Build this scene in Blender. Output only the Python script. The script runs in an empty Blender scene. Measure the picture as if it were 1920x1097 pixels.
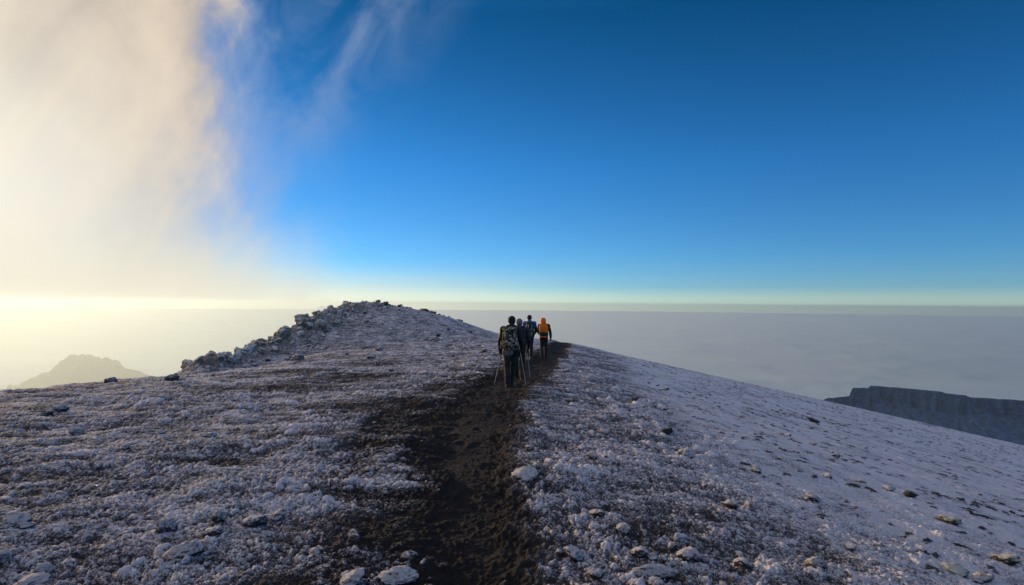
import bpy, bmesh, math, random
import numpy as np
from mathutils import Vector, Matrix
R = math.radians
scene = bpy.context.scene
COL = scene.collection

# ================= camera, sky, sun, exposure =================
EYE = 1.65
cam_d = bpy.data.cameras.new('camera')
cam = bpy.data.objects.new('camera', cam_d); COL.objects.link(cam)
cam_d.sensor_width = 36.0
cam_d.lens = 36.0*1050/1920
cam_d.clip_start = .05
cam_d.clip_end = 400000
cam.matrix_world = (Matrix.Translation((0, 0, EYE)) @ Matrix.Rotation(R(90+1.17), 4, 'X')
                    @ Matrix.Rotation(R(.45), 4, 'Z'))
scene.camera = cam

SUN_AZ, SUN_EL = R(-47), R(8.5)          # azimuth from +Y towards +X
SUN_DIR = Vector((math.sin(SUN_AZ)*math.cos(SUN_EL), math.cos(SUN_AZ)*math.cos(SUN_EL), math.sin(SUN_EL)))

world = bpy.data.worlds.new("World"); scene.world = world
world.use_nodes = True
wt = world.node_tree; wt.nodes.clear()

class NT:
    """small helper for wiring shader nodes"""
    def __init__(s, tree): s.t = tree
    def node(s, kind, **kw):
        n = s.t.nodes.new(kind)
        for k, v in kw.items(): setattr(n, k, v)
        return n
    def put(s, sock, v):
        if isinstance(v, bpy.types.NodeSocket): s.t.links.new(v, sock)
        elif v is not None: sock.default_value = v
    def m(s, op, a, b=None, c=None, clamp=False):
        n = s.node('ShaderNodeMath', operation=op, use_clamp=clamp)
        s.put(n.inputs[0], a); s.put(n.inputs[1], b)
        if c is not None: s.put(n.inputs[2], c)
        return n.outputs[0]
    def vm(s, op, a, b=None, out=0):
        n = s.node('ShaderNodeVectorMath', operation=op)
        s.put(n.inputs[0], a)
        if b is not None: s.put(n.inputs[1], b)
        return n.outputs[out]
    def ss(s, a, b, t, lo=0., hi=1.):
        n = s.node('ShaderNodeMapRange', interpolation_type='SMOOTHSTEP')
        for i, v in enumerate((t, a, b, lo, hi)): s.put(n.inputs[i], v)
        return n.outputs[0]
    def noise(s, vec, scale, detail=4., rough=.5, dist=0., dim='3D', lac=2.0):
        n = s.node('ShaderNodeTexNoise', noise_dimensions=dim)
        s.put(n.inputs['Vector'], vec)
        for k, v in (('Scale', scale), ('Detail', detail), ('Roughness', rough), ('Distortion', dist), ('Lacunarity', lac)): s.put(n.inputs[k], v)
        return n.outputs[0]
    def mix(s, f, a, b, blend='MIX'):
        n = s.node('ShaderNodeMix', data_type='RGBA', blend_type=blend)
        s.put(n.inputs[0], f)
        for i, v in ((6, a), (7, b)):
            if isinstance(v, (tuple, list)): v = (*v, 1.0) if len(v) == 3 else v
            s.put(n.inputs[i], v)
        return n.outputs[2]
    def comb(s, x, y, z):
        n = s.node('ShaderNodeCombineXYZ')
        for i, v in enumerate((x, y, z)): s.put(n.inputs[i], v)
        return n.outputs[0]
    def sep(s, v):
        n = s.node('ShaderNodeSeparateXYZ'); s.put(n.inputs[0], v); return n.outputs
    def ramp(s, f, stops, interp='LINEAR'):
        n = s.node('ShaderNodeValToRGB'); s.put(n.inputs[0], f)
        cr = n.color_ramp; cr.interpolation = interp
        while len(cr.elements) < len(stops): cr.elements.new(.5)
        for e, (p, c) in zip(cr.elements, stops): e.position = p; e.color = (*c, 1.0)
        return n.outputs[0]

def lin(r, g, b):
    f = lambda c: (c/255/12.92) if c/255 <= .04045 else ((c/255+.055)/1.055)**2.4
    return (f(r), f(g), f(b))

SKY_STRENGTH = .1
W = NT(wt)
tc = W.node('ShaderNodeTexCoord').outputs['Generated']
dirn = W.vm('NORMALIZE', tc)
dx, dy, dz = W.sep(dirn)
# the sky's horizon lies a little below eye level, seen from a high summit
sky_v = W.vm('NORMALIZE', W.comb(dx, dy, W.m('MAXIMUM', W.m('ADD', dz, .012), .002)))
sky = W.node('ShaderNodeTexSky', sky_type='NISHITA', sun_disc=False, sun_elevation=SUN_EL, sun_rotation=SUN_AZ,
             altitude=3500, air_density=1.0, dust_density=1.0, ozone_density=2.0)
W.put(sky.inputs[0], sky_v)
sky_col = sky.outputs[0]
# sky grade: deeper blue overhead than the model's air, pale at the rim
grade = W.ramp(W.m('MULTIPLY', dz, 2.0, clamp=True), [(0., (.70, .80, .80)), (.03, (.62, .70, .74)), (.06, (.40, .59, .72)), (.17, (.28, .60, .82)),
                                                      (.47, (.15, .585, .90)), (.93, (.02, .38, .60)), (1., (.06, .46, .72))])  # last stop lifts the unseen upper sky to add light on the ground
sky_col = W.mix(1.0, sky_col, grade, 'MULTIPLY')
sky_col = W.vm('SCALE', sky_col); sky_col.node.inputs['Scale'].default_value = 1.82
az = W.m('ARCTAN2', dx, dy)
el = W.m('ARCSINE', dz)
sundot = W.vm('DOT_PRODUCT', dirn, tuple(SUN_DIR), out=1)
# warm rim low over the horizon towards the sun
rim = W.m('MULTIPLY', W.m('MULTIPLY', W.ss(.075, .0, el), W.ss(.25, -.5, az)), .75)
rim_c = W.vm('SCALE', W.mix(.5, lin(242, 236, 215), lin(242, 236, 215))); rim_c.node.inputs['Scale'].default_value = 1/SKY_STRENGTH
sky_col = W.mix(rim, sky_col, rim_c)
# the tall veil of cloud on the sun's side
slant = W.comb(W.m('ADD', W.m('MULTIPLY', az, 3.0), W.m('MULTIPLY', el, -1.1)), W.m('MULTIPLY', el, 1.6), 0.)
nA = W.noise(slant, 2.2, 5, .50, .4)
nB = W.noise(W.comb(W.m('ADD', W.m('MULTIPLY', az, 8.0), W.m('MULTIPLY', el, -3.4)), W.m('MULTIPLY', el, 2.4), 3.), 1.5, 5, .52, .5)
nC = W.noise(W.comb(W.m('MULTIPLY', az, 7.), W.m('MULTIPLY', el, 5.), 1.), 1.6, 6, .55, .3)
edge = W.m('ADD', W.m('ADD', W.m('ADD', az, W.m('MULTIPLY', W.m('SUBTRACT', nC, .5), -.19), ), W.m('MULTIPLY', W.m('SUBTRACT', nA, .5), -.20)),
           W.m('MULTIPLY', W.m('SUBTRACT', nB, .5), -.08))
low = W.ss(.0, .45, el, -.13, .0)          # the veil spreads wider and softer towards the horizon
veil = W.ss(W.m('SUBTRACT', -.415, low), W.m('SUBTRACT', -.555, W.m('MULTIPLY', low, -.3)), edge)
veil = W.m('MULTIPLY', W.m('POWER', veil, .7), W.ss(.25, .75, nB, .92, 1.))
# thin wisps trailing to the right of it
wv = W.comb(W.m('ADD', W.m('MULTIPLY', az, 5.0), W.m('MULTIPLY', el, -3.2)), W.m('ADD', W.m('MULTIPLY', el, 3.6), W.m('MULTIPLY', az, 1.8)), 7.)
nW = W.noise(wv, 1.8, 5, .55, .5)
wz = W.m('ADD', W.m('ADD', az, .345), W.m('MULTIPLY', W.m('SUBTRACT', el, .36), -.75))
wband = W.m('MULTIPLY', W.ss(-.24, -.04, wz), W.ss(.20, .0, wz))
wisp = W.m('MULTIPLY', W.m('MULTIPLY', W.ss(.30, .80, nW), wband), W.ss(.08, .38, el, .25, .54))
glow = W.m('POWER', W.m('MAXIMUM', sundot, 0.), 40.)
glow2 = W.m('POWER', W.m('MAXIMUM', sundot, 0.), 9.)
tone = W.m('ADD', W.m('MULTIPLY', nA, .45), W.m('ADD', W.m('MULTIPLY', nB, .2), W.m('MULTIPLY', nC, .35)))
c_hi = W.mix(W.ss(.3, .7, tone), lin(160, 147, 136), lin(230, 212, 194))
c_lo = W.mix(W.ss(.3, .7, tone), lin(180, 179, 179), lin(226, 221, 214))
vc = W.mix(W.ss(.06, .30, el), c_lo, c_hi)
vc = W.mix(W.m('MULTIPLY', glow2, .25), vc, lin(248, 232, 208))
vc = W.mix(glow, vc, lin(255, 247, 226))
K = 1/SKY_STRENGTH
vc = W.mix(W.ss(.97, .30, veil), vc, W.mix(W.ss(.02, .2, el), lin(205, 212, 214), lin(160, 178, 214)))
vc = W.vm('SCALE', vc); vc.node.inputs['Scale'].default_value = K
wc = W.vm('SCALE', W.mix(.5, lin(150, 172, 205), lin(165, 180, 210))); wc.node.inputs['Scale'].default_value = K
out = W.mix(wisp, sky_col, wc)
# unseen thin cloud overhead, added to brighten the ground with bluish-white light
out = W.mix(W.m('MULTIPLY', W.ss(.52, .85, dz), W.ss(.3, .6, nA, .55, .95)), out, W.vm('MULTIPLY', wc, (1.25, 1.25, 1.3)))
# where it thins the veil scatters blue, its heart is warm
veil = W.m('MULTIPLY', veil, W.ss(-3.1, -2.1, az))
out = W.mix(veil, out, vc)
out = W.mix(W.m('MULTIPLY', W.m('MULTIPLY', W.ss(.14, .0, el), W.ss(-.25, -.55, az)), .7), out, rim_c)
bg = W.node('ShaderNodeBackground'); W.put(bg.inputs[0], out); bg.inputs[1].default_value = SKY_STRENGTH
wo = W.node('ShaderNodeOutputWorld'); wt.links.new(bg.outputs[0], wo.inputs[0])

sun_d = bpy.data.lights.new('sun', 'SUN'); sun_d.energy = 3.8; sun_d.angle = R(3.0); sun_d.color = (1.0, .72, .43)
sun = bpy.data.objects.new('sun', sun_d); COL.objects.link(sun)
sun.rotation_euler = (-SUN_DIR).to_track_quat('-Z', 'Y').to_euler(); sun.location = SUN_DIR*100

scene.view_settings.view_transform = 'Standard'
scene.view_settings.look = 'None'
scene.view_settings.exposure = 0.0
scene.view_settings.gamma = 1.0

# ---- numpy noise ----
def _hash(ix, iy, iz, seed):
    h = (ix.astype(np.int64)*374761393 + iy.astype(np.int64)*668265263 + iz.astype(np.int64)*2147483647 + seed*974634777) & 0xFFFFFFFF
    h = ((h ^ (h >> 13))*1274126177) & 0xFFFFFFFF
    h = ((h ^ (h >> 16))*2246822519) & 0xFFFFFFFF
    return ((h ^ (h >> 15)) & 0xFFFFFF)/16777216.0
def n2(x, y, seed=0):
    """gradient noise, about -0.7..0.7"""
    ix = np.floor(x); iy = np.floor(y); fx = x-ix; fy = y-iy; z = np.zeros_like(ix)
    u = fx*fx*fx*(fx*(fx*6-15)+10); v = fy*fy*fy*(fy*(fy*6-15)+10)
    r = []
    for dx, dy in ((0,0),(1,0),(0,1),(1,1)):
        a = _hash(ix+dx, iy+dy, z, seed)*6.2831853
        r.append(np.cos(a)*(fx-dx)+np.sin(a)*(fy-dy))
    return (r[0]*(1-u)+r[1]*u)*(1-v)+(r[2]*(1-u)+r[3]*u)*v
def n3(p, seed=0):
    """value noise in 3D, -1..1"""
    i = np.floor(p); f = p-i; f = f*f*(3-2*f); out = 0
    for dx in (0,1):
        for dy in (0,1):
            for dz in (0,1):
                w = (f[:,0] if dx else 1-f[:,0])*(f[:,1] if dy else 1-f[:,1])*(f[:,2] if dz else 1-f[:,2])
                out = out+w*_hash(i[:,0]+dx, i[:,1]+dy, i[:,2]+dz, seed)
    return out*2-1
def fbm(x, y, octs=4, seed=0, gain=.5):
    a = 1.0; s = 0
    for k in range(octs):
        s = s+a*n2(x*2.03**k+k*17.3, y*2.03**k-k*9.1, seed+k); a *= gain
    return s
def sstep(a, b, t):
    t = np.clip((t-a)/(b-a), 0, 1); return t*t*(3-2*t)
def sp(t, k):
    return k*np.logaddexp(0, t/k)
# ---- the ridge: ground height in metres, z = 0 under the camera ----
PATH_Y = np.array([-40, 0, 3.3, 5.75, 7.8, 10.5, 12.2, 14.5, 20.5, 24, 29, 36, 60, 200.])
PATH_X = np.array([-.4, -.1, -.17, -.42, -.62, -.5, -.42, -.06, 1.05, 1.6, 2.4, 3.4, 5., 9.])
def path_x(y): return np.interp(y, PATH_Y, PATH_X)
EDGE_Y = np.array([-60, 0, 14, 22, 30, 38, 46, 60, 90, 400.])
EDGE_X = np.array([-13, -12.5, -12.0, -12.3, -12.6, -12.9, -12.2, -9, -4, 10.])
def macro(x, y):
    r = np.hypot(x, y)
    b = -.027*np.minimum(sp(y+2, 2), 22)+.065
    hill = 1.88*np.exp(-((y-45)/np.where(y < 45, 11., 14.))**2)*np.exp(-((x+10.5)/np.where(x < -10.5, 5., 5.6))**2)
    hill = hill+.5*np.exp(-((y-41)/8.)**2-((x+4.5)/3.6)**2)
    hill = hill-.75*np.exp(-((y-24)/7.5)**2-((x+13)/4.2)**2)-.08*np.exp(-((y-13)/5.)**2-((x+13)/4)**2)
    heap = np.interp(y, [20.5, 22, 24, 27, 30, 34, 38, 42, 45.5], [0, .42, .30, .30, .42, .55, .45, .25, 0])*np.exp(-((x-np.interp(y, [22, 30, 40, 46], [-12.1, -12.2, -12.2, -11.]))/.85)**2)
    hill = hill+heap
    ex = np.interp(y, EDGE_Y, EDGE_X)
    left = -.62*sp(ex-x-.5, .7)+.05*sp(ex+2.6-x, .5)
    sx = x-(1.4+.035*np.maximum(y, 0))
    right = -.215*sp(sx, 1.3)
    b = b+.085*np.exp(-((x-path_x(y))/2.2)**2)*sstep(3, 12, y)
    far = -.0022*np.maximum(r-46, 0)**2
    far = np.where(r > 160, -.0022*114**2-.50*(r-160), far)
    crest = -.05*np.maximum(y-33, 0)*sstep(-7, 1, x)
    return b+hill+left+right+far+crest
NCOL, NROW = 1450, 1250
HAZE_D, HAZE_G, HAZE_TOP = 1.3e-4, .5, 20.0

# ================= helpers =================
def new_mat(name):
    m = bpy.data.materials.new(name); m.use_nodes = True
    t = m.node_tree; t.nodes.clear()
    n = NT(t)
    b = n.node('ShaderNodeBsdfPrincipled'); o = n.node('ShaderNodeOutputMaterial')
    t.links.new(b.outputs[0], o.inputs['Surface'])
    return m, n, b
def np_mesh(name, verts, faces, mat, attrs=None, smooth=True):
    """faces: int array (n,3) or (n,4)"""
    me = bpy.data.meshes.new(name)
    verts = np.asarray(verts, np.float32); faces = np.asarray(faces, np.int32)
    k = faces.shape[1]
    me.vertices.add(len(verts)); me.vertices.foreach_set('co', verts.ravel())
    me.loops.add(faces.size); me.loops.foreach_set('vertex_index', faces.ravel())
    me.polygons.add(len(faces))
    me.polygons.foreach_set('loop_start', np.arange(0, faces.size, k, dtype=np.int32))
    me.polygons.foreach_set('loop_total', np.full(len(faces), k, np.int32))
    me.polygons.foreach_set('use_smooth', np.full(len(faces), smooth))
    me.update(calc_edges=True)
    for an, av in (attrs or {}).items():
        a = me.attributes.new(an, 'FLOAT', 'POINT'); a.data.foreach_set('value', np.asarray(av, np.float32))
    if mat: me.materials.append(mat)
    return me
def link(name, me, parent=None, **props):
    o = bpy.data.objects.new(name, me); COL.objects.link(o)
    if parent is not None: o.parent = parent
    for k, v in props.items(): o[k] = v
    return o
def grid_faces(nr, nc, wrap=False):
    i = np.arange(nr-1)[:, None]; j = np.arange(nc if wrap else nc-1)[None, :]
    j2 = (j+1) % nc
    return np.stack([i*nc+j, i*nc+j2, (i+1)*nc+j2, (i+1)*nc+j], -1).reshape(-1, 4)
F_PX = 1050.
def ray(px, py):
    """slope of the line of sight through a point of the photograph"""
    return (px-960)/F_PX, (570+.0079*(px-960)-py)/F_PX
def at(px, py):
    """the spot of ground met by that line of sight"""
    u, v = ray(px, py)
    Y = np.geomspace(1.6, 90, 6000); z = macro(u*Y, Y)-EYE
    hitm = z >= v*Y
    i = int(np.argmax(hitm)) if hitm.any() else int(np.argmax(z/Y))
    return float(u*Y[i]), float(Y[i])

# ================= the frosted summit ground =================
def domes(x, y, cell, dens, seed, flat=.8):
    gx = x/cell; gy = y/cell; ix = np.floor(gx); iy = np.floor(gy); h = np.zeros_like(x); zz = np.zeros_like(ix)
    for ox in (-1, 0, 1):
        for oy in (-1, 0, 1):
            cx = ix+ox; cy = iy+oy
            rr = _hash(cx, cy, zz, seed)
            r = .16+.36*_hash(cx, cy, zz+1, seed)**1.6
            px = cx+_hash(cx, cy, zz+2, seed); py = cy+_hash(cx, cy, zz+3, seed)
            d2 = ((gx-px)**2+(gy-py)**2)/(r*r)
            h = np.maximum(h, np.where(rr < dens, flat*r*np.sqrt(np.clip(1-d2, 0, 1)), 0))
    return h*cell
def surface(x, y, full=True):
    r = np.hypot(x, y); px = path_x(y)
    wob = .30*n2(x*.9, y*.5, 61)+.22*n2(x*2.3, y*1.6, 62)+.10*n2(x*6, y*5, 63)
    half = np.interp(y, [0, 3.3, 5.75, 7.8, 12, 15, 20, 24, 30, 60], [.18, .19, .30, .44, .54, .56, .46, .40, .36, .33])
    d = x-px
    grit = n2(x*4.5, y*4, 66)*.16+n2(x*9, y*8, 64)*.20+n2(x*21, y*19, 65)*.14
    core = sstep(.40, -.22, np.abs(d)-half+wob*.9+grit)
    skw = np.interp(y, [0, 3.3, 6, 9, 13, 18, 26, 40], [.85, .9, 1.0, 1.1, 1.1, .9, .5, .3])
    skirt = sstep(.55, -.35, -(d+half)-skw+wob*2.6)*sstep(.25, -.1, d-half)
    sx = x-(1.55+.11*y)+.5*n2(x*.35, y*.35, 70)+.3*n2(x*1.1, y*1.1, 71)
    calm = sstep(-.2, 2.0, sx)*sstep(3., 8.5, r)*.86          # smooth wind-packed frost on the right-hand slope
    rough = 1-calm
    left = sstep(.2, -2.2, d)
    wx = x+.06*n2(x*4.3, y*4.3, 5)+.02*n2(x*13, y*13, 6); wy = y+.06*n2(x*4.3, y*4.3, 7)+.02*n2(x*13, y*13, 8)
    big = .085*fbm(x*.55, y*.75, 3, 11)
    mid = .040*fbm(wx*2.1, wy*2.7, 4, 21)
    bil = .020*(.42-np.abs(n2(wx*3.4, wy*4.4, 30))*1.5)+.030*(.42-np.abs(n2(wx*7.2, wy*8.2, 31))*1.5)+.026*(.42-np.abs(n2(wx*15, wy*16, 32))*1.5)
    fine = .019*n2(wx*25, wy*26, 33)+.013*n2(wx*50, wy*52, 34)+.009*n2(wx*95, wy*95, 35)*sstep(9, 5, r)
    clus = sstep(-.15, .45, fbm(x*.42, y*.42, 3, 41)+.15)
    dm = domes(wx, wy, .24, .10+.0*x, 51, .55)*(.2+.9*clus)*sstep(3.5, 7, r)+domes(wx, wy, .125, .25, 52)*(.25+.7*clus)+domes(wx, wy, .062, .62, 53)*.9+domes(wx, wy, .034, .8, 54)*1.1*sstep(11, 6, r)
    amp = .42+.58*rough
    tram = 1-.42*core-.15*skirt
    vary = .72+.75*np.clip(fbm(x*.6, y*.6, 3, 44)+.05, -.25, .6)
    lumps = vary*(mid*(.35+.65*rough)+bil*amp+fine*amp+dm*(.34+.66*rough))*tram
    # trodden trail: a shallow trough with boot prints
    prints = domes(wx*1.25, wy*.62, .26, .6, 57, 1.)*(core+.45*skirt*(1-core))
    h = big*(1-.5*core)*(.35+.65*rough)+lumps-.05*core-.02*skirt-.24*prints
    # broken rock under the boulder pile
    crag = np.exp(-((x-np.interp(y, [22, 30, 40, 46], [-12.2, -12.1, -12.0, -10.8]))/1.25)**4)*sstep(21, 22.5, y)*sstep(46.5, 44.5, y)
    if crag.max() > .01: h = h+crag*(.45*(.35-np.abs(n2(x*1.3+y*.4, y*1.5, 101)))+.28*(.35-np.abs(n2(x*3.1, y*3.3+x, 102)))+.12*(.35-np.abs(n2(x*7.3, y*7.1, 103))))
    if not full: return macro(x, y)+h
    rel = (mid*.8+bil*1.3+fine*1.4+dm*1.15-.018)/.056
    lines = fbm(x*2.1, y*.42, 3, 87)
    rel = rel*(.6+.4*vary)
    rel = np.clip(rel, -1.6, 2.0)
    broad = fbm(x*.33, y*.5, 3, 81)
    streak = fbm(x*.8, y*2.2, 3, 84)
    frost = .62+.55*rel*(.40+.60*rough)+.17*broad+.16*streak
    frost = frost+(.34+.35*lines)*calm-(.02+.17*sstep(1.3, .0, d-half)*sstep(22, 14, y))*sstep(-.1, .1, d-half)*rough-.08*left*sstep(40, 8, y)
    frost = frost-1.3*core-.34*skirt*(1-core)*(1.-.7*np.clip(broad+.35, 0, 1))
    frost = frost-.22*crag
    # clods poking out of the smooth frost on the right
    clod = sstep(.12, .40, n2(x*1.3, y*1.9, 92)+.35*n2(x*.35, y*.5, 93))*sstep(.10, .42, n2(x*6.5, y*8, 94))
    clod = np.maximum(clod, .8*sstep(.36, .55, n2(x*3.7, y*5, 96)))
    frost = frost-1.15*clod*calm*sstep(70, 30, r)
    h = h+.035*clod*calm
    # bare hollows where the scree shows dark
    for (bx, by, rx, ry, k) in ((-4.3, 15.6, .9, 1.1, .6), (-3.3, 6.4, .28, .16, 1.3), (-2.6, 10.5, .9, .8, .45), (-5.5, 13.2, 1.0, .8, .4),
                                (-4.9, 20., 1.2, .8, .3), (-1.25, 4.2, .5, 1.2, .16), (1.15, 4.6, .35, .5, .3), (-7.0, 17.0, 1.2, .8, .35)):
        frost = frost-k*np.exp(-((x-bx)/rx)**2-((y-by)/ry)**2)*(1+1.2*n2(x*3, y*3, 90))
    return macro(x, y)+h, frost, np.maximum(core, .75*skirt), crag
def ground_z(x, y):
    return float(surface(np.array([float(x)]), np.array([float(y)]), False)[0])

fan = R(50)
th = np.concatenate([np.linspace(-fan, fan, NCOL), np.linspace(fan, 2*np.pi-fan, 200)[1:-1]])
rr = np.concatenate([np.linspace(.06, 1.6, 60)[:-1], np.geomspace(1.6, 75, NROW)[:-1], np.geomspace(75, 160, 60)[:-1], np.geomspace(160, 2100, 50)])
TH, RR = np.meshgrid(th, rr)
gx = (RR*np.sin(TH)).ravel(); gy = (RR*np.cos(TH)).ravel()
gz, gfrost, gtrail, gcrag = surface(gx, gy)
far_lump = np.clip((np.hypot(gx, gy)-90)/400, 0, 1)
gz = np.maximum(gz+far_lump*40*fbm(gx/160, gy/160, 4, 95), -1149)

g_mat, n, b = new_mat('frosted_scree')
pos = n.node('ShaderNodeNewGeometry').outputs['Position']
fa = n.node('ShaderNodeAttribute', attribute_name='frost').outputs['Fac']
ta = n.node('ShaderNodeAttribute', attribute_name='trail').outputs['Fac']
f1 = n.noise(pos, 42, 5, .72); f2 = n.noise(pos, 170, 2, .6)
fr = n.m('ADD', fa, n.m('ADD', n.m('MULTIPLY', n.m('SUBTRACT', f1, .5), 1.9), n.m('MULTIPLY', n.m('SUBTRACT', f2, .5), 1.5)))
fm = n.ss(.42, .92, fr)
tint = n.noise(pos, .9, 3, .6)
frost_c = n.mix(tint, (.62, .55, .575), (.58, .59, .635))
soil = n.mix(n.noise(pos, 5, 4, .6), (.020, .018, .019), (.056, .050, .052))
trail_c = n.mix(n.noise(pos, 9, 5, .65), (.007, .0055, .0055), (.024, .018, .0165))
base = n.mix(n.ss(.15, .75, ta), soil, trail_c)
crag_c = n.mix(n.noise(pos, 6, 5, .65), (.09, .08, .07), (.24, .21, .18))
base = n.mix(n.node('ShaderNodeAttribute', attribute_name='crag').outputs['Fac'], base, crag_c)
n.put(b.inputs['Base Color'], n.mix(fm, base, frost_c))
b.inputs['Roughness'].default_value = .9
b.inputs['Specular IOR Level'].default_value = .15
bp = n.node('ShaderNodeBump'); bp.inputs['Strength'].default_value = .9; bp.inputs['Distance'].default_value = .02
n.put(bp.inputs['Height'], n.m('ADD', n.m('MULTIPLY', n.noise(pos, 45, 4, .7), .8), n.m('MULTIPLY', f2, .35)))
n.put(b.inputs['Normal'], bp.outputs[0])
link('ground', np_mesh('ground', np.stack([gx, gy, gz], 1), grid_faces(len(rr), len(th), True), g_mat, {'frost': gfrost, 'trail': gtrail, 'crag': gcrag}), kind='structure')
del gx, gy, gz, gfrost, gtrail, TH, RR

# ================= far off: crater wall, mountain, cloud sea, air =================
def wall_plan(s):      # plan line of the crater rim's edge, s in metres from its left end
    return 490+.985*s+14*np.sin(s/90), 800-.17*s+22*np.sin(s/60+1)+10*np.sin(s/23)
ns, nt = 1300, 190
s_ = np.linspace(-60, 1200, ns); t_ = np.linspace(0, 1, nt)
S, T = np.meshgrid(s_, t_)
bx, by = wall_plan(S)
top = -116.5-.019*S+.8*np.sin(S/37)+1.2*fbm(S/40, S*0+3, 3, 201)+.5*n2(S/7, S*0+1, 202)
top = top-11*sstep(9, 2, S+2*n2(S/6, S*0, 205))-3.5*sstep(34, 30, S)-2.*sstep(98, 104, S)+2*sstep(128, 122, S)-14*sstep(-28, -60, S)
cliff = 24+9*fbm(S/60, S*0+8, 2, 211)
# profile: plateau (t<.2), cliff (.2-.55), scree down to the crater floor
pl = np.clip(T/.2, 0, 1); cf = np.clip((T-.2)/.35, 0, 1); sc = np.clip((T-.55)/.45, 0, 1)
out_d = -220*(1-pl)**2+cf*7+sc*330
zz = top-.45*220*(1-pl)+0-cliff*cf**1.15-sc*330*.62
butt = 15*np.abs(fbm(S/21, T*.8, 4, 221))+5*np.abs(n2(S/5.5, T*3, 222))
ledge = 1.7*n2(S/70, zz/4.2, 223)+1.2*n2(S/30, zz/1.9, 224)
mask_c = np.clip(cf*6, 0, 1)*(1-.75*np.clip(sc*5, 0, 1))
out_d = out_d-(butt+ledge)*mask_c+sc*0
zz = zz+1.8*fbm(S/26, T*16, 4, 231)*(.25+.75*np.clip(sc*4, 0, 1))+1.1*fbm(S/11+T*9, T*40, 3, 232)*np.clip(sc*4+pl*.3, 0, 1)
nx_, ny_ = -.19, -.98
P = np.stack([bx+nx_*out_d, by+ny_*out_d, zz], -1).reshape(-1, 3)
c_mat, n, b = new_mat('frosted_cliff_rock')
geo = n.node('ShaderNodeNewGeometry'); pos = geo.outputs['Position']; nz = n.sep(geo.outputs['Normal'])[2]
cn = n.noise(n.vm('MULTIPLY', pos, (1, 1, .13)), .16, 6, .7)  # vertical colour streaks stand in for shade in the fluting
rock = n.mix(n.ss(.32, .68, cn), (.005, .018, .056), (.045, .095, .20))  # blue of the air in between is put into rock and snow colours
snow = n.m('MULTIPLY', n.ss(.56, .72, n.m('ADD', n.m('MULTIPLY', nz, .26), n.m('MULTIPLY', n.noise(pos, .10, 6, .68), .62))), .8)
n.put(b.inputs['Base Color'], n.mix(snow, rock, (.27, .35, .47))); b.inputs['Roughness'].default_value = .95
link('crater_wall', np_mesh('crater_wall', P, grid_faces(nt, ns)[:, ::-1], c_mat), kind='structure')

# the jagged second summit to the left, kilometres away
MX = np.array([-6400, -5600, -5230, -5110, -5010, -4930, -4880, -4850, -4800, -4740, -4665, -4655, -4560, -4480, -4440, -4395, -4330, -4270, -4210, -4130, -4040, -3950, -3860, -3700, -3400, -2600])
MZ = np.array([-1100, -1010, -905, -830, -775, -760, -745, -700, -640, -590, -572, -580, -572, -575, -600, -622, -598, -625, -675, -710, -735, -752, -800, -860, -950, -1100.])
nx2, ny2 = 520, 160
XX, YY = np.meshgrid(np.linspace(-6400, -2600, nx2), np.linspace(-1, 1, ny2))
ridge = np.interp(XX, MX, MZ)+16*fbm(XX/60, YY*4, 4, 301)+14*np.abs(fbm(XX/24, YY*6, 3, 303))
q = np.abs(YY)
prof = np.clip(1-q, 0, 1)**1.3
mz = -1149+(ridge+1149)*prof+190*(np.abs(fbm(XX/230, YY*4, 5, 311))-.25)*np.clip(q*5, 0, 1)*prof
P = np.stack([XX, 6000+YY*900+60*fbm(XX/200, YY*0, 3, 321), np.maximum(mz, -1149)], -1).reshape(-1, 3)
m_mat, n, b = new_mat('mountain_rock')
geo = n.node('ShaderNodeNewGeometry'); pos = geo.outputs['Position']
n.put(b.inputs['Base Color'], n.mix(n.noise(pos, .012, 6, .65), (.03, .026, .024), (.13, .11, .10))); b.inputs['Roughness'].default_value = 1
link('mountain', np_mesh('mountain', P, grid_faces(ny2, nx2), m_mat), kind='structure')

# the sea of cloud far below
SEA = -1160.
th2 = np.concatenate([np.linspace(-R(60), R(60), 700), np.linspace(R(60), R(300), 60)[1:-1]])
r2 = np.concatenate([[1.], np.geomspace(1800, 115000, 420)])
T2, R2 = np.meshgrid(th2, r2)
sx_ = R2*np.sin(T2); sy_ = R2*np.cos(T2)
puff = np.maximum(fbm(sx_/2600, sy_/2600, 5, 401), -.1)
sz_ = SEA-160+110*np.clip(puff, -.1, 1)*np.clip(R2/6000, 0, 1)
s_mat, n, b = new_mat('cloud_top')
pos = n.node('ShaderNodeNewGeometry').outputs['Position']
n.put(b.inputs['Base Color'], n.mix(n.ss(.35, .7, n.noise(pos, .0006, 6, .6)), (.62, .71, .80), (.76, .82, .88))); b.inputs['Roughness'].default_value = 1  # blue skylight is put into the cloud's own colour
b.inputs['Specular IOR Level'].default_value = 0
link('cloud_sea', np_mesh('cloud_sea', np.stack([sx_, sy_, sz_], -1).reshape(-1, 3), grid_faces(len(r2), len(th2), True), s_mat), kind='structure')

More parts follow.
